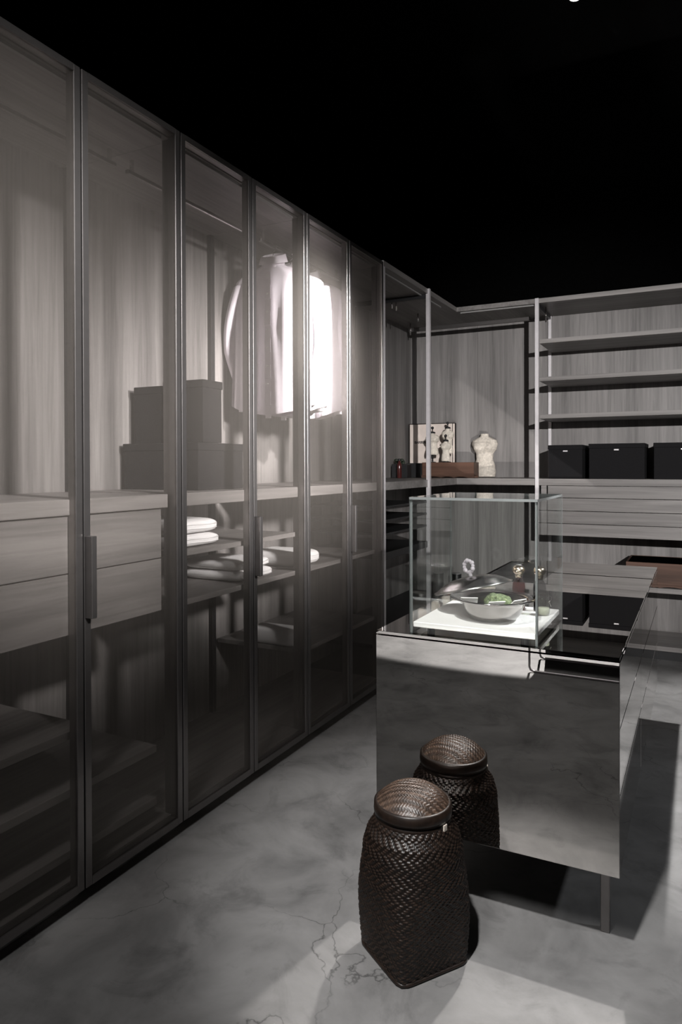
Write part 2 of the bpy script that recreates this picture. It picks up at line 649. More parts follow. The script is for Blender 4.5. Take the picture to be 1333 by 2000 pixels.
# ------------------------------------------------------------------ corner shelving
YA, YP, YB, XP = bays[3], 4.78, 5.44, 0.634
t = thing('corner_shelving', 'open L-shaped corner shelving with pale posts, between glass wardrobe and open shelves',
          'shelving', (-0.3, 5.2, 0))
cs = t
part('back_panel', B().box(-0.63, -0.605, YA + 0.001, YP, 0.04, HT - TT), m_wood_v, t)
part('back_panel', B().box(-0.63, -0.605, YP + 0.002, 5.97, 0.04, HT - TT), m_wood_v, t)
part('back_panel', B().box(-0.604, 0.02, 5.97, 5.995, 0.04, HT - TT), m_wood_v, t)
part('back_panel', B().box(0.022, XP, 5.97, 5.995, 0.04, HT - TT), m_wood_v, t)
ell = [(-0.63, YA + 0.001), (0, YA + 0.001), (0, YB), (XP - 0.015, YB), (XP - 0.015, 5.995), (-0.63, 5.995)]
part('top_board', B().prism(ell, HT - TT, HT), m_wood_y, t)
ell2 = [(-0.603, YA + 0.004), (-0.002, YA + 0.004), (-0.002, YB), (XP - 0.0145, YB), (XP - 0.0145, 5.968), (-0.603, 5.968)]
part('worktop', B().prism(ell2, ZW0, ZW1), m_wood_x, t)
for (px, py) in ((-0.0145, YA + 0.012), (0.0, YP)):
    part('front_post', B().box(px - 0.014, px + 0.014, py - 0.014, py + 0.014, 0, HT + 0.001, 0.001), m_post, t)
part('rear_upright', B().box(-0.604, -0.58, YP - 0.012, YP + 0.012, 0.04, HT - TT), m_black, t)
part('top_arm', B().box(-0.58, -0.014, YP - 0.012, YP + 0.012, HT - TT - 0.03, HT - TT - 0.001), m_black, t)
for z1 in (1.135, 1.05, 0.965):
    part('pull_out_tray', B().box(-0.56, -0.004, YA + 0.03, YP - 0.03, z1 - 0.014, z1, 0.001), m_black, t)
part('pull_out_tray', B().box(-0.56, -0.004, YA + 0.03, YP - 0.005, 0.80, 0.845, 0.001), m_black, t)
part('low_shelf', B().prism([(-0.60, YA + 0.03), (-0.06, YA + 0.03), (-0.06, YB + 0.02), (XP - 0.03, YB + 0.02), (XP - 0.03, 5.965),
                             (-0.60, 5.965)], 0.235, 0.262), m_black, t)
part('plinth', B().prism([(-0.60, YA + 0.03), (-0.08, YA + 0.03), (-0.08, YB + 0.05), (XP - 0.03, YB + 0.05), (XP - 0.03, 5.965),
                          (-0.60, 5.965)], 0.0, 0.05), m_black, t)
part('light_profile', B().box(-0.06, -0.048, YA + 0.08, 5.2, HT - TT - 0.011, HT - TT - 0.001), m_led, t)
part('light_profile', B().box(0.022, XP - 0.03, YB + 0.03, YB + 0.042, HT - TT - 0.011, HT - TT - 0.001), m_led, t)
part('hanging_rail', B().box(-0.52, 0.52, 5.71, 5.73, 2.548, 2.582, 0.003), m_alu, t)
for (bx, by, z0) in ((-0.30, 4.82, 2.555), (-0.30, 4.90, 2.555), (-0.30, 5.36, 2.555), (-0.50, 5.70, 2.52)):
    part('rail_bracket', B().tube([(bx, by, z0), (bx, by, HT - TT)], 0.006, 10), m_chrome, t, True)

# ------------------------------------------------------------------ open shelving on the back wall
XE = 2.35
t = thing('open_shelving', 'open wood shelving on back wall with black boxes and a bank of four drawers', 'shelving',
          ((XP + XE) / 2, 5.7, 0))
part('back_panel', B().box(XP + 0.001, XE, 5.97, 5.995, 0.04, HT - TT), m_wood_v, t)
part('top_board', B().box(XP - 0.014, XE + 0.014, YB, 5.995, HT - TT, HT, 0.001), m_wood_x, t)
for px in (XP, XE):
    part('front_post', B().box(px - 0.014, px + 0.014, YB - 0.014, YB + 0.014, 0, HT + 0.001, 0.001), m_post, t)
    part('rear_upright', B().box(px - 0.012, px + 0.012, 5.945, 5.969, 0.0, HT - TT), m_post, t)
    part('top_arm', B().box(px - 0.010, px + 0.010, YB + 0.014, 5.945, HT - TT - 0.03, HT - TT - 0.001), m_black, t)
for z1 in (2.345, 2.058, 1.773):
    part('shelf', B().box(XP + 0.016, XE - 0.016, YB + 0.004, 5.944, z1 - 0.032, z1, 0.001), m_wood_x, t)
part('worktop', B().box(XP + 0.001, XE - 0.001, YB - 0.001, 5.968, ZW0, ZW1, 0.001), m_wood_x, t)
zs = [1.235, 1.143, 1.046, 0.951, 0.858]
for a, b_ in zip(zs, zs[1:]):
    part('drawer', B().box(0.716, XE - 0.04, 5.425, 5.90, b_ + 0.0015, a - 0.0025, 0.001), m_wood_x, t)
part('drawer_carcass', B().box(0.66, 0.700, 5.46, 5.92, 0.856, 1.233), m_wood_x, t)
part('low_shelf', B().box(XP + 0.016, XE - 0.016, YB + 0.004, 5.944, 0.478, 0.513, 0.001), m_wood_x, t)
part('base_board', B().box(XP + 0.016, XE - 0.016, YB, 5.944, 0.070, 0.103, 0.001), m_wood_x, t)
part('plinth', B().box(XP + 0.02, XE - 0.02, YB + 0.04, 5.94, 0.0, 0.069), m_black, t)
part('rail_bracket', B().tube([(XP + 0.035, 5.60, 2.50), (XP + 0.035, 5.60, HT - TT)], 0.005, 8), m_chrome, t, True)

# ------------------------------------------------------------------ mirrored island
IX0, IX1, IY0, IY1, IZ0, IZ1 = 0.8115, 1.5435, 2.054, 3.959, 0.252, 0.860
t = thing('island', 'mirror-clad island of drawers on slim legs in the middle of the floor', 'island',
          ((IX0 + IX1) / 2, (IY0 + IY1) / 2, 0))
part('top', B().box(IX0, IX1, IY0, IY1, IZ1 - 0.010, IZ1, 0.0008), m_mirror, t)
part('carcass', B().box(IX0 + 0.014, IX1 - 0.03, IY0 + 0.014, IY1 - 0.014, IZ0 + 0.003, IZ1 - 0.012), m_black, t)
part('front_panel', B().box(IX0, IX1, IY0, IY0 + 0.012, IZ0, IZ1 - 0.013, 0.0012), m_mirror, t)
part('rear_panel', B().box(IX0, IX1, IY1 - 0.012, IY1, IZ0, IZ1 - 0.013, 0.0012), m_mirror, t)
part('left_panel', B().box(IX0, IX0 + 0.012, IY0 + 0.0125, IY1 - 0.0125, IZ0, IZ1 - 0.013), m_mirror, t)
ysplit = 2.835
zsp = [0.254, 0.476, 0.662, IZ1 - 0.014]
for (a, b_) in ((IY0 + 0.013, ysplit - 0.002), (ysplit + 0.002, IY1 - 0.013)):
    for z0, z1 in zip(zsp, zsp[1:]):
        part('drawer', B().box(IX1 - 0.028, IX1, a, b_, z0 + 0.002, z1 - 0.002, 0.0008), m_mirror, t)
for lx in (IX0 + 0.055, IX1 - 0.055):
    for ly in (IY0 + 0.16, IY1 - 0.18):
        part('leg', B().box(lx - 0.013, lx + 0.013, ly - 0.013, ly + 0.013, 0, IZ0 + 0.003, 0.002), m_alu, t)

# ------------------------------------------------------------------ display case
cx0, cx1, cy0, cy1, cz0, cz1, th = 0.922, 1.320, 2.066, 2.478, IZ1, 1.290, 0.008
t = thing('display_case', 'open-bottomed clear glass display case standing on front end of mirrored island', 'display case',
          ((cx0 + cx1) / 2, (cy0 + cy1) / 2, cz0))


def pane(x0, x1, y0, y1, z0, z1, thin):
    b = B().box(x0, x1, y0, y1, z0, z1, 0.0)
    o = part('glass_pane', b, [m_clear, m_glassedge], t)
    ax = 'xyz'.index(thin)
    for p in o.data.polygons:
        p.material_index = 0 if abs(p.normal[ax]) > 0.5 else 1
    return o


pane(cx0, cx1, cy0, cy0 + th, cz0, cz1 - th, 'y')
pane(cx0, cx1, cy1 - th, cy1, cz0, cz1 - th, 'y')
pane(cx0, cx0 + th, cy0 + th, cy1 - th, cz0, cz1 - th, 'x')
pane(cx1 - th, cx1, cy0 + th, cy1 - th, cz0, cz1 - th, 'x')
pane(cx0, cx1, cy0, cy1, cz1 - th, cz1, 'z')
BZ = 0.896
tag(obj('display_board', B().box(cx0 + th + 0.001, cx1 - th - 0.001, cy0 + th + 0.001, cy1 - th - 0.001, BZ - 0.017, BZ, 0.002),
        m_white, origin=((cx0 + cx1) / 2, (cy0 + cy1) / 2, IZ1)),
    'thick white board lying flat inside the glass display case', 'board')

board = bpy.data.objects['display_board']
for fx in (cx0 + 0.05, cx1 - 0.05):
    for fy in (cy0 + 0.06, cy1 - 0.05):
        part('foot', B().lathe([(0.012, 0), (0.012, BZ - 0.017 - IZ1)], (fx, fy, IZ1), 16), m_black, board)
# bowl
bx, by = 1.148, 2.222
t = thing('serving_bowl', 'shiny steel bowl with wide flat rim on white board in display case', 'bowl', (bx, by, BZ))
prof = [(0.056, 0.0), (0.074, 0.006), (0.090, 0.026), (0.098, 0.052), (0.102, 0.063), (0.134, 0.069), (0.136, 0.071),
        (0.134, 0.073), (0.100, 0.067), (0.090, 0.055), (0.083, 0.030), (0.068, 0.010), (0.02, 0.007), (0.001, 0.007)]
part('bowl_body', B().lathe(prof, (bx, by, BZ), 64), m_steel, t, True)
# moss in bowl
b = B()
r_ = bmesh.ops.create_icosphere(b.bm, subdivisions=4, radius=1.0)
for v in r_['verts']:
    c = v.co.copy()
    q = Vector((max(-0.80, min(0.85, c.x)), c.y, max(-0.5, min(0.82 - 0.25 * c.x, c.z))))
    q *= 1 + 0.10 * mnoise.noise(c * 3.1) + 0.05 * mnoise.noise(c * 9)
    v.co = Vector((bx + 0.018 + q.x * 0.048, by - 0.006 + q.y * 0.044, BZ + 0.046 + q.z * 0.042))
tag(obj('moss_clump', b, m_moss, origin=(bx + 0.012, by + 0.02, BZ + 0.03)), 'rough green clump of moss heaped in the steel bowl', 'moss')
for k, (dx, dy, rz, tl) in enumerate(((-0.070, -0.030, 2.3, 0.9), (0.026, -0.066, 3.6, 0.8), (0.078, 0.000, 4.6, 0.9))):
    b = B().box(-0.027, 0.027, -0.001, 0.001, -0.016, 0.016)
    o = obj('white_card', b, m_card, local=True)
    o.location = (bx + dx, by + dy, BZ + 0.060)
    o.rotation_euler = (tl, 0, (0.35, 0.65, 1.05)[k])
    tag(o, ('small white card leaning at left inside the steel bowl', 'small white card in front of the moss in steel bowl',
            'small white card leaning at right inside the steel bowl')[k], 'card', 'white cards in the steel bowl')
# lid
t = thing('bowl_lid', 'shiny domed steel lid with crystal knob leaning on back of steel bowl', 'lid', (1.062, 2.290, 0.981))
t.rotation_euler = Matrix.Rotation(R(14), 3, Vector((-0.24, -0.97, 0))).to_euler()
lp = [(0.128, 0.0), (0.130, 0.002), (0.122, 0.005), (0.112, 0.012), (0.090, 0.024), (0.060, 0.033), (0.028, 0.0375), (0.001, 0.038)]
li = [(0.001, 0.036), (0.028, 0.0355), (0.060, 0.031), (0.088, 0.022), (0.110, 0.010), (0.120, 0.002), (0.128, 0.0)]
part('dome', B().lathe(li[::-1] + [], (0, 0, 0), 64, False, True), m_steel_dark, t, True, local=True)
part('dome_shell', B().lathe(lp, (0, 0, 0), 64, False, True), m_steel_dark, t, True, local=True)
part('rim', B().tube([(0.129 * math.cos(2 * math.pi * k / 48), 0.129 * math.sin(2 * math.pi * k / 48), 0.0) for k in range(49)], 0.003, 8),
     m_steel_dark, t, True, local=True)
kb = B()
kb.tube([(0, 0, 0.036), (0, 0, 0.050)], 0.006, 10)
for k in range(12):
    a = 2 * math.pi * k / 12
    kb.sphere((0.015 * math.cos(a), 0.003 * math.sin(3 * a), 0.070 + 0.020 * math.sin(a)), 0.0062 + 0.0018 * (k % 2), u=8, v=6)
part('knob', kb, m_crystal, t, True, local=True, label='clear crystal ring knob')


# jars
def spice_jar(x, y, glass, label):
    t = thing('spice_jar', label, 'jar', (x, y, BZ), group=None)
    part('jar_body', B().lathe([(0.019, 0.0), (0.021, 0.004), (0.0215, 0.075), (0.020, 0.092), (0.012, 0.104), (0.011, 0.112)],
                               (x, y, BZ), 24), glass, t, True)
    part('cap', B().lathe([(0.012, 0.110), (0.013, 0.118), (0.012, 0.122), (0.018, 0.126), (0.0215, 0.134), (0.020, 0.143),
                           (0.012, 0.150), (0.001, 0.152)], (x, y, BZ), 24), m_gold, t, True)
    part('contents', B().lathe([(0.0185, 0.003), (0.0195, 0.006), (0.020, 0.060), (0.001, 0.061)], (x, y, BZ), 20),
         plain('contents_' + glass.name, (0.13, 0.05, 0.042) if glass is m_redglass else (0.012, 0.016, 0.010), 0.6), t, True)


spice_jar(1.188, 2.405, m_redglass, 'reddish glass jar with round brass cap behind the steel bowl')
spice_jar(1.256, 2.415, m_greenglass, 'dark green glass jar with round brass cap near right glass pane')
jx, jy = 1.280, 2.350
t = thing('clip_jar', 'squat clear glass clip-top jar with pale contents at right of steel bowl', 'jar', (jx, jy, BZ))
part('jar_body', B().lathe([(0.017, 0), (0.0205, 0.006), (0.022, 0.025), (0.020, 0.046), (0.016, 0.054), (0.017, 0.060)],
                           (jx, jy, BZ), 24), m_jarglass, t, True)
part('contents', B().lathe([(0.016, 0.003), (0.019, 0.008), (0.0205, 0.025), (0.001, 0.026)], (jx, jy, BZ), 20),
     plain('pale_contents', (0.42, 0.42, 0.34), 0.7), t, True)
part('lid', B().lathe([(0.017, 0.061), (0.018, 0.066), (0.012, 0.072), (0.001, 0.073)], (jx, jy, BZ), 24), m_jarglass, t, True)
part('wire_clip', B().tube([(jx + 0.018, jy - 0.004, BZ + 0.045), (jx + 0.026, jy - 0.003, BZ + 0.052), (jx + 0.027, jy, BZ + 0.062),
                            (jx + 0.019, jy + 0.002, BZ + 0.067), (jx + 0.021, jy + 0.004, BZ + 0.040), (jx + 0.026, jy + 0.004, BZ + 0.030)],
                           0.0013, 6), m_chrome, t, True)


# ------------------------------------------------------------------ woven basket
def twill(i, j):
    d = i if (j // 4) % 2 == 0 else -i
    return ((d + j) % 4) < 2


def strand(o, vals):
    a = o.data.color_attributes.new('strand', 'FLOAT_COLOR', 'POINT')
    n = len(o.data.vertices)
    vals = list(vals) + [1.0] * (n - len(vals))
    a.data.foreach_set('color', [c for v in vals[:n] for c in (v, v, v, 1.0)])
    return o


def basket():
    c = Vector((1.009, 1.868, 0))
    t = thing('woven_basket', 'tall dark woven lidded basket on the floor against the mirrored island front', 'basket', c, R(10))
    H, NU, SUB = 0.392, 152, 3
    nv = 72
    n = NU * SUB
    m_ = nv * SUB
    prof = [(0, 0.112, 0.0), (0.10, 0.116, 0.05), (0.35, 0.126, 0.35), (0.60, 0.139, 0.75), (0.78, 0.140, 0.95), (0.88, 0.130, 1.0),
            (0.95, 0.113, 1.0), (1.0, 0.102, 1.0)]

    def lerp(tt):
        for (a, ra, ca), (b_, rb, cb) in zip(prof, prof[1:]):
            if a <= tt <= b_:
                k = (tt - a) / (b_ - a)
                k = k * k * (3 - 2 * k) * 0.5 + k * 0.5
                return ra + (rb - ra) * k, ca + (cb - ca) * k
        return prof[-1][1], prof[-1][2]

    def sq_r(th, half, circ):
        e = 9.0 * (1 - circ) ** 2 + 2.0
        return half / ((abs(math.cos(th)) ** e + abs(math.sin(th)) ** e) ** (1 / e))

    rings, tone = [], []
    for q in range(m_ + 1):
        tt = q / m_
        half, circ = lerp(tt)
        ring = []
        for k in range(n):
            th = 2 * math.pi * k / n
            r0 = sq_r(th, half, circ)
            i, j = (k // SUB) % NU, min(q // SUB, nv - 1)
            fu = (k % SUB) / SUB
            fv = (q % SUB) / SUB
            over = twill(i, j)
            hgt = math.sin(math.pi * (fv + 0.17)) if over else math.sin(math.pi * (fu + 0.17)) - 0.55
            r1 = r0 + 0.0034 * hgt
            tone.append(1.55 if over else 0.45)
            ring.append((r1 * math.cos(th), r1 * math.sin(th), 0.006 + tt * H))
        rings.append(ring)
    strand(part('body', B().rings(rings, True, True), m_weave, t, True, local=True), tone)
    # base rim of folded cane following the square foot
    pts = []
    for k in range(65):
        th = 2 * math.pi * k / 64
        r0 = sq_r(th, 0.112, 0.02)
        pts.append((r0 * math.cos(th), r0 * math.sin(th), 0.0062))
    strand(part('foot_rim', B().tube(pts, 0.006, 8), m_weave, t, True, local=True), [])
    for z0, rr, h in ((0.394, 0.1045, 0.020),):
        nb = part('neck_band', B().lathe([(rr - 0.004, z0 - 0.014), (rr + 0.003, z0 - 0.012), (rr + 0.003, z0 + h - 0.012), (rr - 0.004, z0 + h - 0.010)],
                                    (0, 0, 0), 72), m_weave, t, True, local=True)
        strand(nb, [])
    # lid
    lid = B()
    rings, tone = [], []
    nr, na = 66, 260
    pitch_ = 0.0062
    for q in range(nr + 1):
        s = q / nr
        ring = []
        for k in range(na):
            th = 2 * math.pi * k / na
            rr = 0.106 * s + 0.0004
            x, y = rr * math.cos(th), rr * math.sin(th)
            i, j = math.floor(x / pitch_), math.floor(y / pitch_ * 1.0)
            over = ((i + j) % 4) < 2
            fu, fv = x / pitch_ - i, y / pitch_ - j
            hgt = math.sin(math.pi * fv) if over else math.sin(math.pi * fu) - 0.5
            tone.append(1.3 if over else 0.6)
            z = 0.432 + 0.048 * (1 - s ** 2.6) + 0.0019 * hgt * (1 if s < 0.97 else 0)
            ring.append((x, y, z))
        rings.append(ring)
    lid.rings(rings, False, False)
    lo = strand(part('lid', lid, m_weave_lid, t, True, local=True), tone)
    lb = part('lid_band', B().lathe([(0.100, 0.404), (0.110, 0.404), (0.1115, 0.414), (0.110, 0.434), (0.104, 0.438), (0.098, 0.436)],
                               (0, 0, 0), 72), m_weave, lo, True, local=True)
    strand(lb, [])
    a = R(-70)
    b = B().box(-0.008, 0.008, -0.002, 0.002, -0.009, 0.009, 0.001)
    bmesh.ops.rotate(b.bm, verts=b.bm.verts, cent=(0, 0, 0), matrix=Matrix.Rotation(a + R(90), 3, 'Z'))
    bmesh.ops.translate(b.bm, verts=b.bm.verts, vec=(0.110 * math.cos(a), 0.110 * math.sin(a), 0.392))
    part('tag', b, m_cream, t, local=True, label='tiny pale tag')
    # shift so the whole sits on the floor with its real turn
    t.rotation_euler = (0, 0, R(55))


basket()


# ------------------------------------------------------------------ storage boxes
def storage_box(x0, x1, y0, y1, z0, z1, label, face='y', group=None, cat='box', holder=True):
    t = thing('storage_box', label, cat, ((x0 + x1) / 2, (y0 + y1) / 2, z0), group=group)
    lh = min(0.034, (z1 - z0) * 0.2)
    part('box_body', B().box(x0 + 0.004, x1 - 0.004, y0 + 0.004, y1 - 0.004, z0 + 0.0005, z1 - 0.004, 0.002), m_cloth_black, t)
    part('lid', B().box(x0, x1, y0, y1, z1 - lh, z1, 0.003), m_cloth_black, t)
    if holder:
        if face == 'y':
            mx = (x0 + x1) / 2
            part('label_holder', B().box(mx - 0.017, mx + 0.017, y0 - 0.001, y0 + 0.005, z1 - lh - 0.017, z1 - lh - 0.007, 0.001), m_post, t)
        else:
            my = (y0 + y1) / 2
            part('label_holder', B().box(x1 - 0.005, x1 + 0.001, my - 0.017, my + 0.017, z1 - lh - 0.017, z1 - lh - 0.007, 0.001), m_post, t)
    return t


G = 'black lidded boxes on the back worktop'
storage_box(0.703, 0.958, 5.50, 5.86, ZW1, 1.540, 'square black lidded box at left end of row on back worktop', group=G)
storage_box(0.998, 1.388, 5.50, 5.86, ZW1, 1.546, 'wide black lidded box in middle of row on back worktop', group=G)
storage_box(1.441, 1.831, 5.50, 5.86, ZW1, 1.546, 'black lidded box at right end of row, cut by photo edge', group=G)
G2 = 'dark boxes stacked behind wardrobe glass'
storage_box(-0.58, -0.15, 2.365, 2.70, ZW1, 1.490, 'low dark box at bottom of stack on wardrobe worktop', 'x', G2, holder=False)
storage_box(-0.38, -0.155, 2.405, 2.545, 1.491, 1.762, 'tall dark box standing at front on top of low dark box', 'x', G2, holder=False)
storage_box(-0.565, -0.40, 2.42, 2.56, 1.491, 1.748, 'dark box behind tall box, standing on rear of low dark box', 'x', G2, holder=False)


# ------------------------------------------------------------------ towels
def towel(x0, x1, y0, y1, z0, h, label):
    """A folded towel: rounded fold facing the end, layered edge."""
    b = B()
    n = 28
    rings = []
    for f in (0.0, 0.006, 0.02, 0.045, 0.08, 0.13, 0.25, 0.4, 0.5, 0.6, 0.75, 0.87, 0.92, 0.955, 0.98, 0.994, 1.0):
        e = max(0.12, math.sqrt(max(0, 1 - abs(2 * f - 1) ** 11)))
        y = y0 + (y1 - y0) * f
        ring = []
        for k in range(n):
            a = 2 * math.pi * k / n
            ca, sa = math.cos(a), math.sin(a)
            px = math.copysign(abs(ca) ** 0.35, ca)
            pz = math.copysign(abs(sa) ** 0.55, sa)
            wob = 1 + 0.04 * mnoise.noise(Vector((px * 2 + x0 * 9, f * 5, pz * 2 + z0 * 7)))
            ring.append(((x0 + x1) / 2 + (x1 - x0) / 2 * px * (0.85 + 0.15 * e), y,
                         z0 + h / 2 + max(-0.5, 0.5 * pz * e * wob) * h))
        rings.append(ring)
    b.rings(rings)
    c = ((x0 + x1) / 2, (y0 + y1) / 2, z0)
    t = thing('folded_towel', label, 'towel', c, group='folded white towels in the wardrobe')
    part('terry_cloth', b, m_towel, t, True)
    fb = B()
    for k in (0.36, 0.64):
        fb.tube([(x1 - 0.001, y0 + 0.02 + (y1 - y0 - 0.04) * i / 6, z0 + h * k + 0.002 * math.sin(i)) for i in range(7)], 0.003, 6)
    part('fold_edge', fb, m_towel, t, True)


towel(-0.40, -0.075, 2.13, 2.42, 1.0605, 0.052, 'lower folded white towel on upper towel shelf behind third door')
towel(-0.40, -0.080, 2.13, 2.415, 1.113, 0.060, 'upper folded white towel on upper towel shelf behind third door')
towel(-0.40, -0.075, 2.56, 2.835, 0.8685, 0.048, 'lower folded white towel on lower shelf beside fourth door handle')
towel(-0.40, -0.080, 2.56, 2.815, 0.917, 0.046, 'upper folded white towel on lower shelf beside fourth door handle')
towel(-0.40, -0.075, 3.06, 3.30, 0.8685, 0.078, 'single plump white towel on shelf behind fifth door')
towel(-0.40, -0.075, 3.06, 3.20, 0.4605, 0.085, 'white towel on bottom shelf, barely showing behind fifth door')


# ------------------------------------------------------------------ shirts on hangers
def shirt(y, rz, mat, label, seed, spread=0.0):
    c = Vector((-0.30, y, 2.47))
    t = thing('hanging_shirt', label, 'shirt', c, rz, group='shirts hanging in the wardrobe')
    n, rows = 72, 34
    L = 0.755

    def half_w(f):
        if f < 0.02:
            return 0.062
        if f < 0.13:
            k = (f - 0.02) / 0.11
            return 0.062 + 0.158 * math.sin(k * math.pi / 2) ** 0.85
        return 0.220 + 0.022 * (f - 0.13)

    rings = []
    for q in range(rows + 1):
        f = (q / rows) ** 1.25
        hw = half_w(f)
        dep = 0.040 + 0.018 * min(1, f * 4)
        ring = []
        for k in range(n):
            a = 2 * math.pi * k / n
            x = hw * math.copysign(abs(math.cos(a)) ** 0.8, math.cos(a))
            yy = dep * math.copysign(abs(math.sin(a)) ** 0.9, math.sin(a))
            fold = 0.016 * min(1, f * 2.2) * (math.sin(7 * a + seed + 1.5 * f) + 0.6 * math.sin(13 * a + 2.3 * seed))
            yy += fold * (0.4 + abs(math.sin(a)))
            x += 0.010 * f * math.sin(5 * a + seed)
            drop = 0.0
            if f > 0.8:
                drop = (f - 0.8) / 0.2 * 0.055 * (1 - (abs(x) / 0.25) ** 2)
            ring.append((x, yy, -f * L - drop))
        rings.append(ring)
    part('body', B().rings(rings, True, False), mat, t, True, local=True)
    for s in (-1, 1):
        pts, rad = [], []
        for k in range(15):
            f = k / 14
            out = 0.192 + 0.045 * math.sin(min(1, f * 1.7) * math.pi * 0.5) - 0.06 * max(0, f - 0.58) * 2 + spread * math.sin(f * math.pi)
            z = -0.105 - 0.62 * f
            pts.append((s * out, 0.014 * math.sin(5 * f + seed) * s + 0.01, z))
            rad.append(0.056 - 0.022 * f)
        b = B()
        rr = []
        for (p, r) in zip(pts, rad):
            rr.append([(p[0] + r * 0.85 * math.cos(2 * math.pi * i / 18),
                        p[1] + r * 0.55 * math.sin(2 * math.pi * i / 18) * (1 + 0.3 * math.sin(3 * 2 * math.pi * i / 18 + seed)), p[2])
                       for i in range(18)])
        b.rings(rr)
        sl = part('sleeve', b, mat, t, True, local=True)
        p, r = pts[-1], rad[-1]
        part('cuff', B().rings([[(p[0] + (r + 0.003) * 0.85 * math.cos(2 * math.pi * i / 18), p[1] + (r + 0.003) * 0.55 * math.sin(2 * math.pi * i / 18),
                                  p[2] + dz) for i in range(18)] for dz in (0.0, -0.06)]), mat, sl, True, local=True)
    # stand-up collar
    rr = []
    for z, g in ((-0.012, 1.06), (0.022, 1.0), (0.05, 0.95), (0.046, 1.12), (0.004, 1.32)):
        rr.append([(0.062 * g * math.cos(2 * math.pi * i / 28), 0.048 * g * math.sin(2 * math.pi * i / 28),
                    z + 0.022 * math.sin(2 * math.pi * i / 28)) for i in range(28)])
    part('collar', B().rings(rr, False, False), mat, t, True, local=True)
    pl = B()
    for k in range(11):
        z = -0.06 - 0.07 * k
        pl.box(-0.016, 0.016, -0.071 - 0.006 * (k % 2), -0.066, z - 0.070, z)
    b2 = B()
    for k in range(7):
        b2.sphere((0, -0.078, -0.08 - 0.095 * k), 0.005, sy=0.4, u=8, v=5)
    p_ = part('placket', pl, mat, t, False, local=True)
    part('buttons', b2, m_card, p_, True, local=True)['kind'] = 'stuff'
    # hanger (its own thing)
    h = thing('clothes_hanger', label.replace('shirt', 'shirt\'s wire hanger').replace('hanging', 'hooked on rail'), 'hanger', c, rz,
              group='hangers on the wardrobe rail')
    h['label'] = 'wire hanger inside the ' + label
    hb = B()
    hb.tube([(-0.19, 0, -0.075), (-0.10, 0, -0.035), (0, 0, -0.006), (0.10, 0, -0.035), (0.19, 0, -0.075)], 0.005, 8)
    part('shoulder_bar', hb, m_chrome, h, True, local=True)
    hk = [(0, 0, -0.006), (0, 0, 0.06)]
    for k in range(9):
        a = R(-90 + k * 30)
        hk.append((0.018 * math.cos(a), 0, 0.0875 + 0.018 * math.sin(a)))
    part('hook', B().tube(hk, 0.0022, 8), m_chrome, h, True, local=True)


shirt(3.19, R(8), m_shirt2, 'pale lilac shirt hanging nearest, left sleeve showing beside fourth door', 0.4, 0.03)
shirt(3.37, R(-6), m_shirt, 'white shirt with raised collar hanging in middle of the three', 1.7)
shirt(3.56, R(4), m_shirt, 'white shirt hanging farthest right behind the fifth door', 3.1)


# ------------------------------------------------------------------ corner decorations
def old_drawer(x0, x1, y0, y1, z0, z1, label):
    """Old open-topped wooden drawer with a scalloped lower moulding and a black fill for its dark inside."""
    t = thing('wooden_box', label, 'wooden box', ((x0 + x1) / 2, (y0 + y1) / 2, z0))
    zb = z0 + 0.022
    part('front_board', B().box(x0, x1, y0, y0 + 0.014, zb, z1, 0.001), m_brown_x, t)
    part('back_board', B().box(x0, x1, y1 - 0.012, y1, zb, z1), m_brown_x, t)
    part('side_board', B().box(x0, x0 + 0.012, y0 + 0.0145, y1 - 0.0125, zb, z1), m_brown_x, t)
    part('side_board', B().box(x1 - 0.012, x1, y0 + 0.0145, y1 - 0.0125, zb, z1), m_brown_x, t)
    part('bottom_board', B().box(x0 + 0.0125, x1 - 0.0125, y0 + 0.0145, y1 - 0.0125, zb, zb + 0.01), m_brown_x, t)
    part('inside_shade_fill', B().box(x0 + 0.0125, x1 - 0.0125, y0 + 0.0145, y1 - 0.0125, zb + 0.0105, z1 - (0.014 if z0 > 1 else 0.002)), m_matte_black, t)  # solid black block standing in for the shade inside the drawer
    # scalloped moulding: profile in xz swept along y
    b = B()
    n = 40
    lo, up = [], []
    for k in range(n + 1):
        f = k / n
        x = x0 - 0.003 + (x1 - x0 + 0.006) * f
        d = 0.0 if (f < 0.12 or f > 0.88) else 0.010 * abs(math.sin((f - 0.12) / 0.76 * math.pi * 3)) ** 0.6
        lo.append((x, z0 + d))
        up.append((x, zb))
    poly = lo + up[::-1]
    a = [b.bm.verts.new((x, y0 - 0.005, z)) for x, z in poly]
    c = [b.bm.verts.new((x, y0 + 0.008, z)) for x, z in poly]
    m2 = len(poly)
    for k in range(n):
        b.bm.faces.new((a[k], a[k + 1], a[m2 - 2 - k], a[m2 - 1 - k]))
        b.bm.faces.new((c[m2 - 1 - k], c[m2 - 2 - k], c[k + 1], c[k]))
    for k in range(m2):
        j = (k + 1) % m2
        b.bm.faces.new((a[k], c[k], c[j], a[j]))
    part('moulding', b, m_brown_x, t)
    part('rear_foot', B().box(x0, x1, y1 - 0.03, y1, z0, zb), m_brown_x, t)
    return t


old_drawer(-0.357, 0.092, 5.60, 5.745, ZW1, 1.413, 'old brown wooden drawer with scalloped base holding small busts on corner worktop')
od2 = old_drawer(1.262, 1.86, 5.44 + 0.02, 5.88, 0.513, 0.688, 'wide brown wooden drawer with dark inside on low shelf of open shelving')
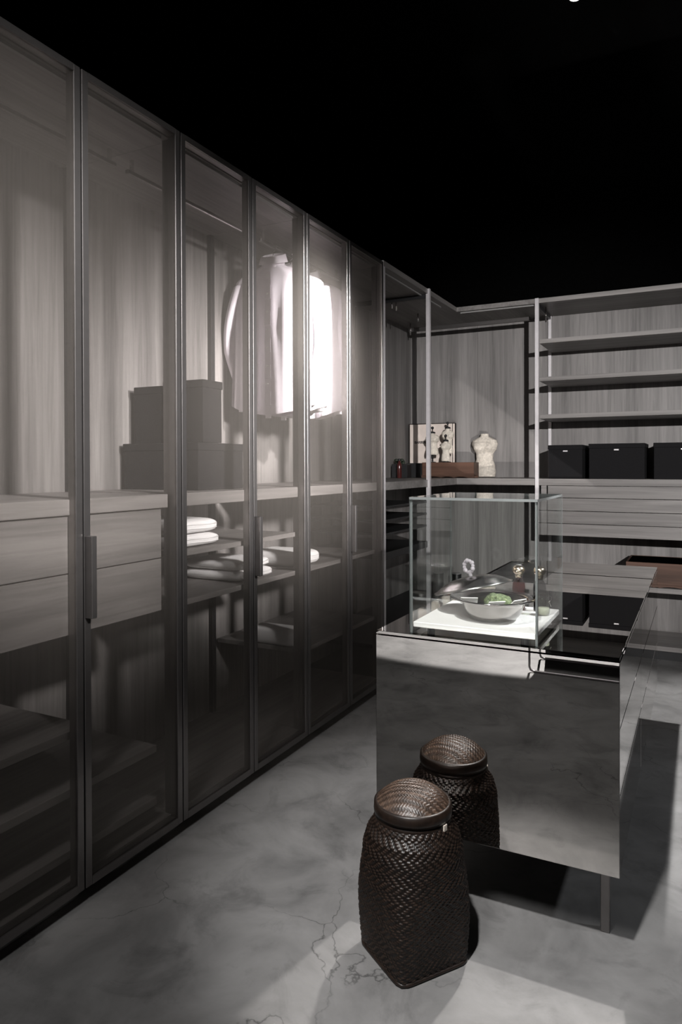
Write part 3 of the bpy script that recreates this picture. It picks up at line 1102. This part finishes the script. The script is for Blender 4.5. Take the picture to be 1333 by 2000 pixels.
# text panel case
tx0, tx1, ty, tz0, tz1 = -0.590, -0.145, 5.872, ZW1, 1.760
t = thing('paper_case', 'cream panel case with black lettering leaning upright behind small busts in corner', 'case', (-0.37, 5.90, ZW1))
b = B().box(tx0, tx1 - 0.012, ty, ty + 0.05, tz0, tz1, 0.008, 3)
part('case_body', b, m_casedark, t)
part('front_sheet', B().box(tx0 + 0.018, tx1 - 0.034, ty - 0.004, ty - 0.0002, tz0 + 0.010, tz1 - 0.008, 0.0015), m_casepaper, t)  # set in at left, so the dark body shows as an edge shadow
part('edge_strip', B().box(tx1 - 0.028, tx1 - 0.012, ty - 0.004, ty - 0.0002, tz0 + 0.012, tz1 - 0.010, 0.001), m_casepaper, t)


def text_part(s, loc, size, parent, mat, name='lettering'):
    cu = bpy.data.curves.new(name, 'FONT')
    cu.body = s
    cu.size = size
    cu.extrude = 0.0004
    cu.offset = 0.0010
    to = bpy.data.objects.new(name, cu)
    COL.objects.link(to)
    bpy.context.view_layer.update()
    me = bpy.data.meshes.new_from_object(to.evaluated_get(bpy.context.evaluated_depsgraph_get()))
    bpy.data.objects.remove(to, do_unlink=True)
    me.materials.clear()
    me.materials.append(mat)
    me.transform(Matrix.Rotation(R(90), 4, 'X'))
    me.transform(Matrix.Translation(Vector(loc) - ORIG[parent]))
    o = bpy.data.objects.new(name, me)
    COL.objects.link(o)
    o.parent = parent
    return o


text_part('BARBERI', (-0.528, ty - 0.0046, 1.583), 0.030, t, m_print)

# black boxes in the corner, red bottle, dark leaves
tag(obj('black_box', B().box(-0.50, -0.362, 5.60, 5.80, ZW1 + 0.0005, 1.408, 0.002), m_black, origin=(-0.43, 5.7, ZW1)),
    'plain black box beside old brown wooden drawer on corner worktop', 'box')
t = thing('black_caddy', 'dark open caddy behind red bottle in the shelving corner', 'caddy', (-0.48, 5.44, ZW1))
part('caddy_body', B().box(-0.553, -0.415, 5.40, 5.50, ZW1 + 0.0005, 1.400, 0.003), m_black, t)
lf = B()
for k in range(9):
    a = k * 0.7
    x, y = -0.50 + 0.03 * math.cos(a), 5.45 + 0.02 * math.sin(a)
    lf.sphere((x, y, 1.408 + 0.012 * (k % 3)), 0.016, sx=1.3, sy=0.6, sz=0.8, u=8, v=6)
part('leaves', lf, m_leaf, t, True)
t = thing('red_bottle', 'slim dark red glass bottle standing on left part of corner worktop', 'bottle', (-0.441, 5.30, ZW1))
part('bottle_body', B().lathe([(0.017, 0.0), (0.020, 0.004), (0.020, 0.105), (0.016, 0.120), (0.009, 0.130), (0.009, 0.142)], (-0.441, 5.30, ZW1), 24),
     m_red, t, True)
part('cap', B().lathe([(0.012, 0.142), (0.013, 0.144), (0.013, 0.157), (0.001, 0.159)], (-0.441, 5.30, ZW1), 20), m_black, t, True)


# busts
def torso_rings(cx, cy, z0, h, w, d, n=40, rows=36):
    """Dress-form torso from hips (0) to neck (1)."""
    pw = [(0, 0.80), (0.10, 0.86), (0.25, 0.80), (0.42, 0.64), (0.52, 0.66), (0.66, 0.92), (0.76, 1.0), (0.84, 0.93), (0.89, 0.66), (0.93, 0.36),
          (0.96, 0.30), (1.0, 0.31)]
    pd = [(0, 0.80), (0.10, 0.90), (0.25, 0.80), (0.42, 0.62), (0.52, 0.68), (0.66, 0.98), (0.76, 0.92), (0.84, 0.72), (0.89, 0.58), (0.93, 0.46),
          (0.96, 0.40), (1.0, 0.40)]

    def ip(p, f):
        for (a, va), (b_, vb) in zip(p, p[1:]):
            if f <= b_:
                k = (f - a) / (b_ - a)
                k = k * k * (3 - 2 * k)
                return va + (vb - va) * k
        return p[-1][1]

    out = []
    for q in range(rows + 1):
        f = q / rows
        ring = []
        for k in range(n):
            a = 2 * math.pi * k / n
            x = w / 2 * ip(pw, f) * math.cos(a)
            y = d / 2 * ip(pd, f) * math.sin(a)
            if math.sin(a) < 0:
                for s in (-1, 1):
                    ang = a + math.pi / 2 - s * 0.62
                    ang = (ang + math.pi) % (2 * math.pi) - math.pi
                    y -= 0.20 * d * math.exp(-(ang / 0.36) ** 2) * math.exp(-((f - 0.68) / 0.085) ** 2)
            ring.append((cx + x, cy + y, z0 + f * h))
        out.append(ring)
    return out


bxx, byy = 0.103, 5.885
t = thing('dress_form', 'largest cream bust torso, headless, standing on corner worktop right of wooden drawer', 'bust', (bxx, byy, ZW1))
part('torso', B().rings(torso_rings(bxx, byy, ZW1 + 0.006, 0.365, 0.225, 0.15, 56, 52)), m_cream, t, True)
part('base', B().lathe([(0.080, 0), (0.082, 0.002), (0.080, 0.006)], (bxx, byy, ZW1), 32), m_black, t)


def small_bust(x, y, zb, stem, h, wd, label):
    t = thing('small_dress_form', label, 'bust', (x, y, zb), group='small dress forms on the wooden drawer')
    part('torso', B().rings(torso_rings(x, y, zb + stem, h, wd, wd * 0.66)), m_cream, t, True)
    k = B().lathe([(0.026, 0), (0.024, 0.010), (0.012, 0.016)], (x, y, zb + stem + h - 0.004), 16)
    k.tube([(x, y, zb + stem + h), (x, y, zb + stem + h + 0.035)], 0.0048, 8)
    k.sphere((x, y, zb + stem + h + 0.043), 0.0125, u=10, v=7)
    part('finial', k, m_black, t, True)
    s = B().lathe([(0.030, 0), (0.030, 0.004), (0.010, 0.008)], (x, y, zb), 20)
    if stem > 0.02:
        for q in range(4):
            s.sphere((x, y, zb + 0.01 + stem * (q + 0.5) / 4.2), stem * 0.14, u=10, v=7)
        s.tube([(x, y, zb + 0.004), (x, y, zb + stem + 0.004)], 0.004, 8)
    part('stand', s, m_black, t, True)


ZD = 1.4135
tag(obj('wooden_tray', B().box(-0.344, 0.079, 5.6155, 5.7315, 1.3995, ZD, 0.001), m_brown_x, origin=(-0.13, 5.7, 1.40)),
    'thin brown tray set in top of old wooden drawer under the small busts', 'tray')
small_bust(-0.285, 5.66, ZD, 0.065, 0.185, 0.125, 'cream small bust on beaded stand, leftmost, behind the pale post')
small_bust(-0.160, 5.637, ZD, 0.010, 0.170, 0.090, 'smallest cream bust, low stand, front middle on wooden drawer')
small_bust(-0.165, 5.705, ZD, 0.075, 0.215, 0.112, 'tallest of small cream busts, behind smallest bust on wooden drawer')

# dark canisters on the low corner shelf
for (x, y, r, h, lab) in ((-0.235, 5.66, 0.045, 0.215, 'dark canister with grey lid, left one on low black corner shelf'),
                          (-0.095, 5.72, 0.042, 0.210, 'dark canister with spout and grey lid, right one on low corner shelf')):
    t = thing('canister', lab, 'canister', (x, y, 0.262))
    part('canister_body', B().lathe([(r * 0.96, 0), (r, 0.004), (r, h - 0.004), (r * 0.97, h)], (x, y, 0.262), 28), m_black, t, True)
    part('lid', B().lathe([(r * 0.93, h), (r * 0.93, h + 0.004), (r * 0.85, h + 0.006)], (x, y, 0.262), 28), m_gray_lid, t)
    if x > -0.2:
        part('spout', B().tube([(x + r * 0.9, y, 0.262 + h * 0.72), (x + 0.09, y, 0.262 + h * 0.66), (x + 0.13, y, 0.262 + h * 0.60)],
                               [0.012, 0.008, 0.005], 10), m_black, t, True)

# ------------------------------------------------------------------ bench behind the viewpoint, seen in the island front
t = thing('bench', 'black bench on chrome sled legs mirrored in the island front panel', 'bench', (1.4, -0.85, 0))
part('seat', B().box(0.70, 2.05, -1.06, -0.74, 0.40, 0.47, 0.012, 2), m_black, t)
part('back_panel', B().box(0.745, 2.02, -1.09, -1.065, 0.03, 0.47, 0.003), m_black, t)
for yy in (-0.65, -1.00):
    xa, xb = 0.72, 2.03
    pts = [(xa, yy, 0.40), (xa, yy, 0.035), (xa + 0.008, yy, 0.016), (xa + 0.03, yy, 0.008), (xb - 0.03, yy, 0.008), (xb - 0.008, yy, 0.016),
           (xb, yy, 0.035), (xb, yy, 0.40)]
    part('sled_leg', B().tube(pts, 0.0075, 10), m_post, t, True)


# ------------------------------------------------------------------ ceiling track with spot heads
t = thing('light_track', 'black ceiling light track running above the room', 'track', (1.2, 1.0, CEIL))
part('rail', B().box(1.185, 1.215, -2.6, 3.93, CEIL - 0.035, CEIL - 0.001), m_black, t)


def spot_head(x, y, aim, label):
    loc = Vector((x, y, 3.823))
    h = thing('spotlight', label, 'spotlight', loc, group='spotlights on the ceiling track')
    d = (Vector(aim) - loc).normalized()
    p0 = -d * 0.09
    p1 = d * 0.0
    b = B()
    b.tube([p0, p0 + d * 0.01, p1], [0.030, 0.042, 0.045], 20)
    part('lamp_housing', b, m_black, h, True, local=True)
    part('lamp_face', B().tube([d * 0.0005, d * 0.003], [0.038, 0.038], 20), m_lamp, h, local=True)
    part('mount', B().tube([(0, 0, CEIL - 0.036 - loc.z), p0 * 0.6], 0.008, 8), m_black, h, local=True)


spot_head(1.165, 3.80, (1.5, 2.6, 0.0), 'lit spotlight just showing at the top edge of the photo')
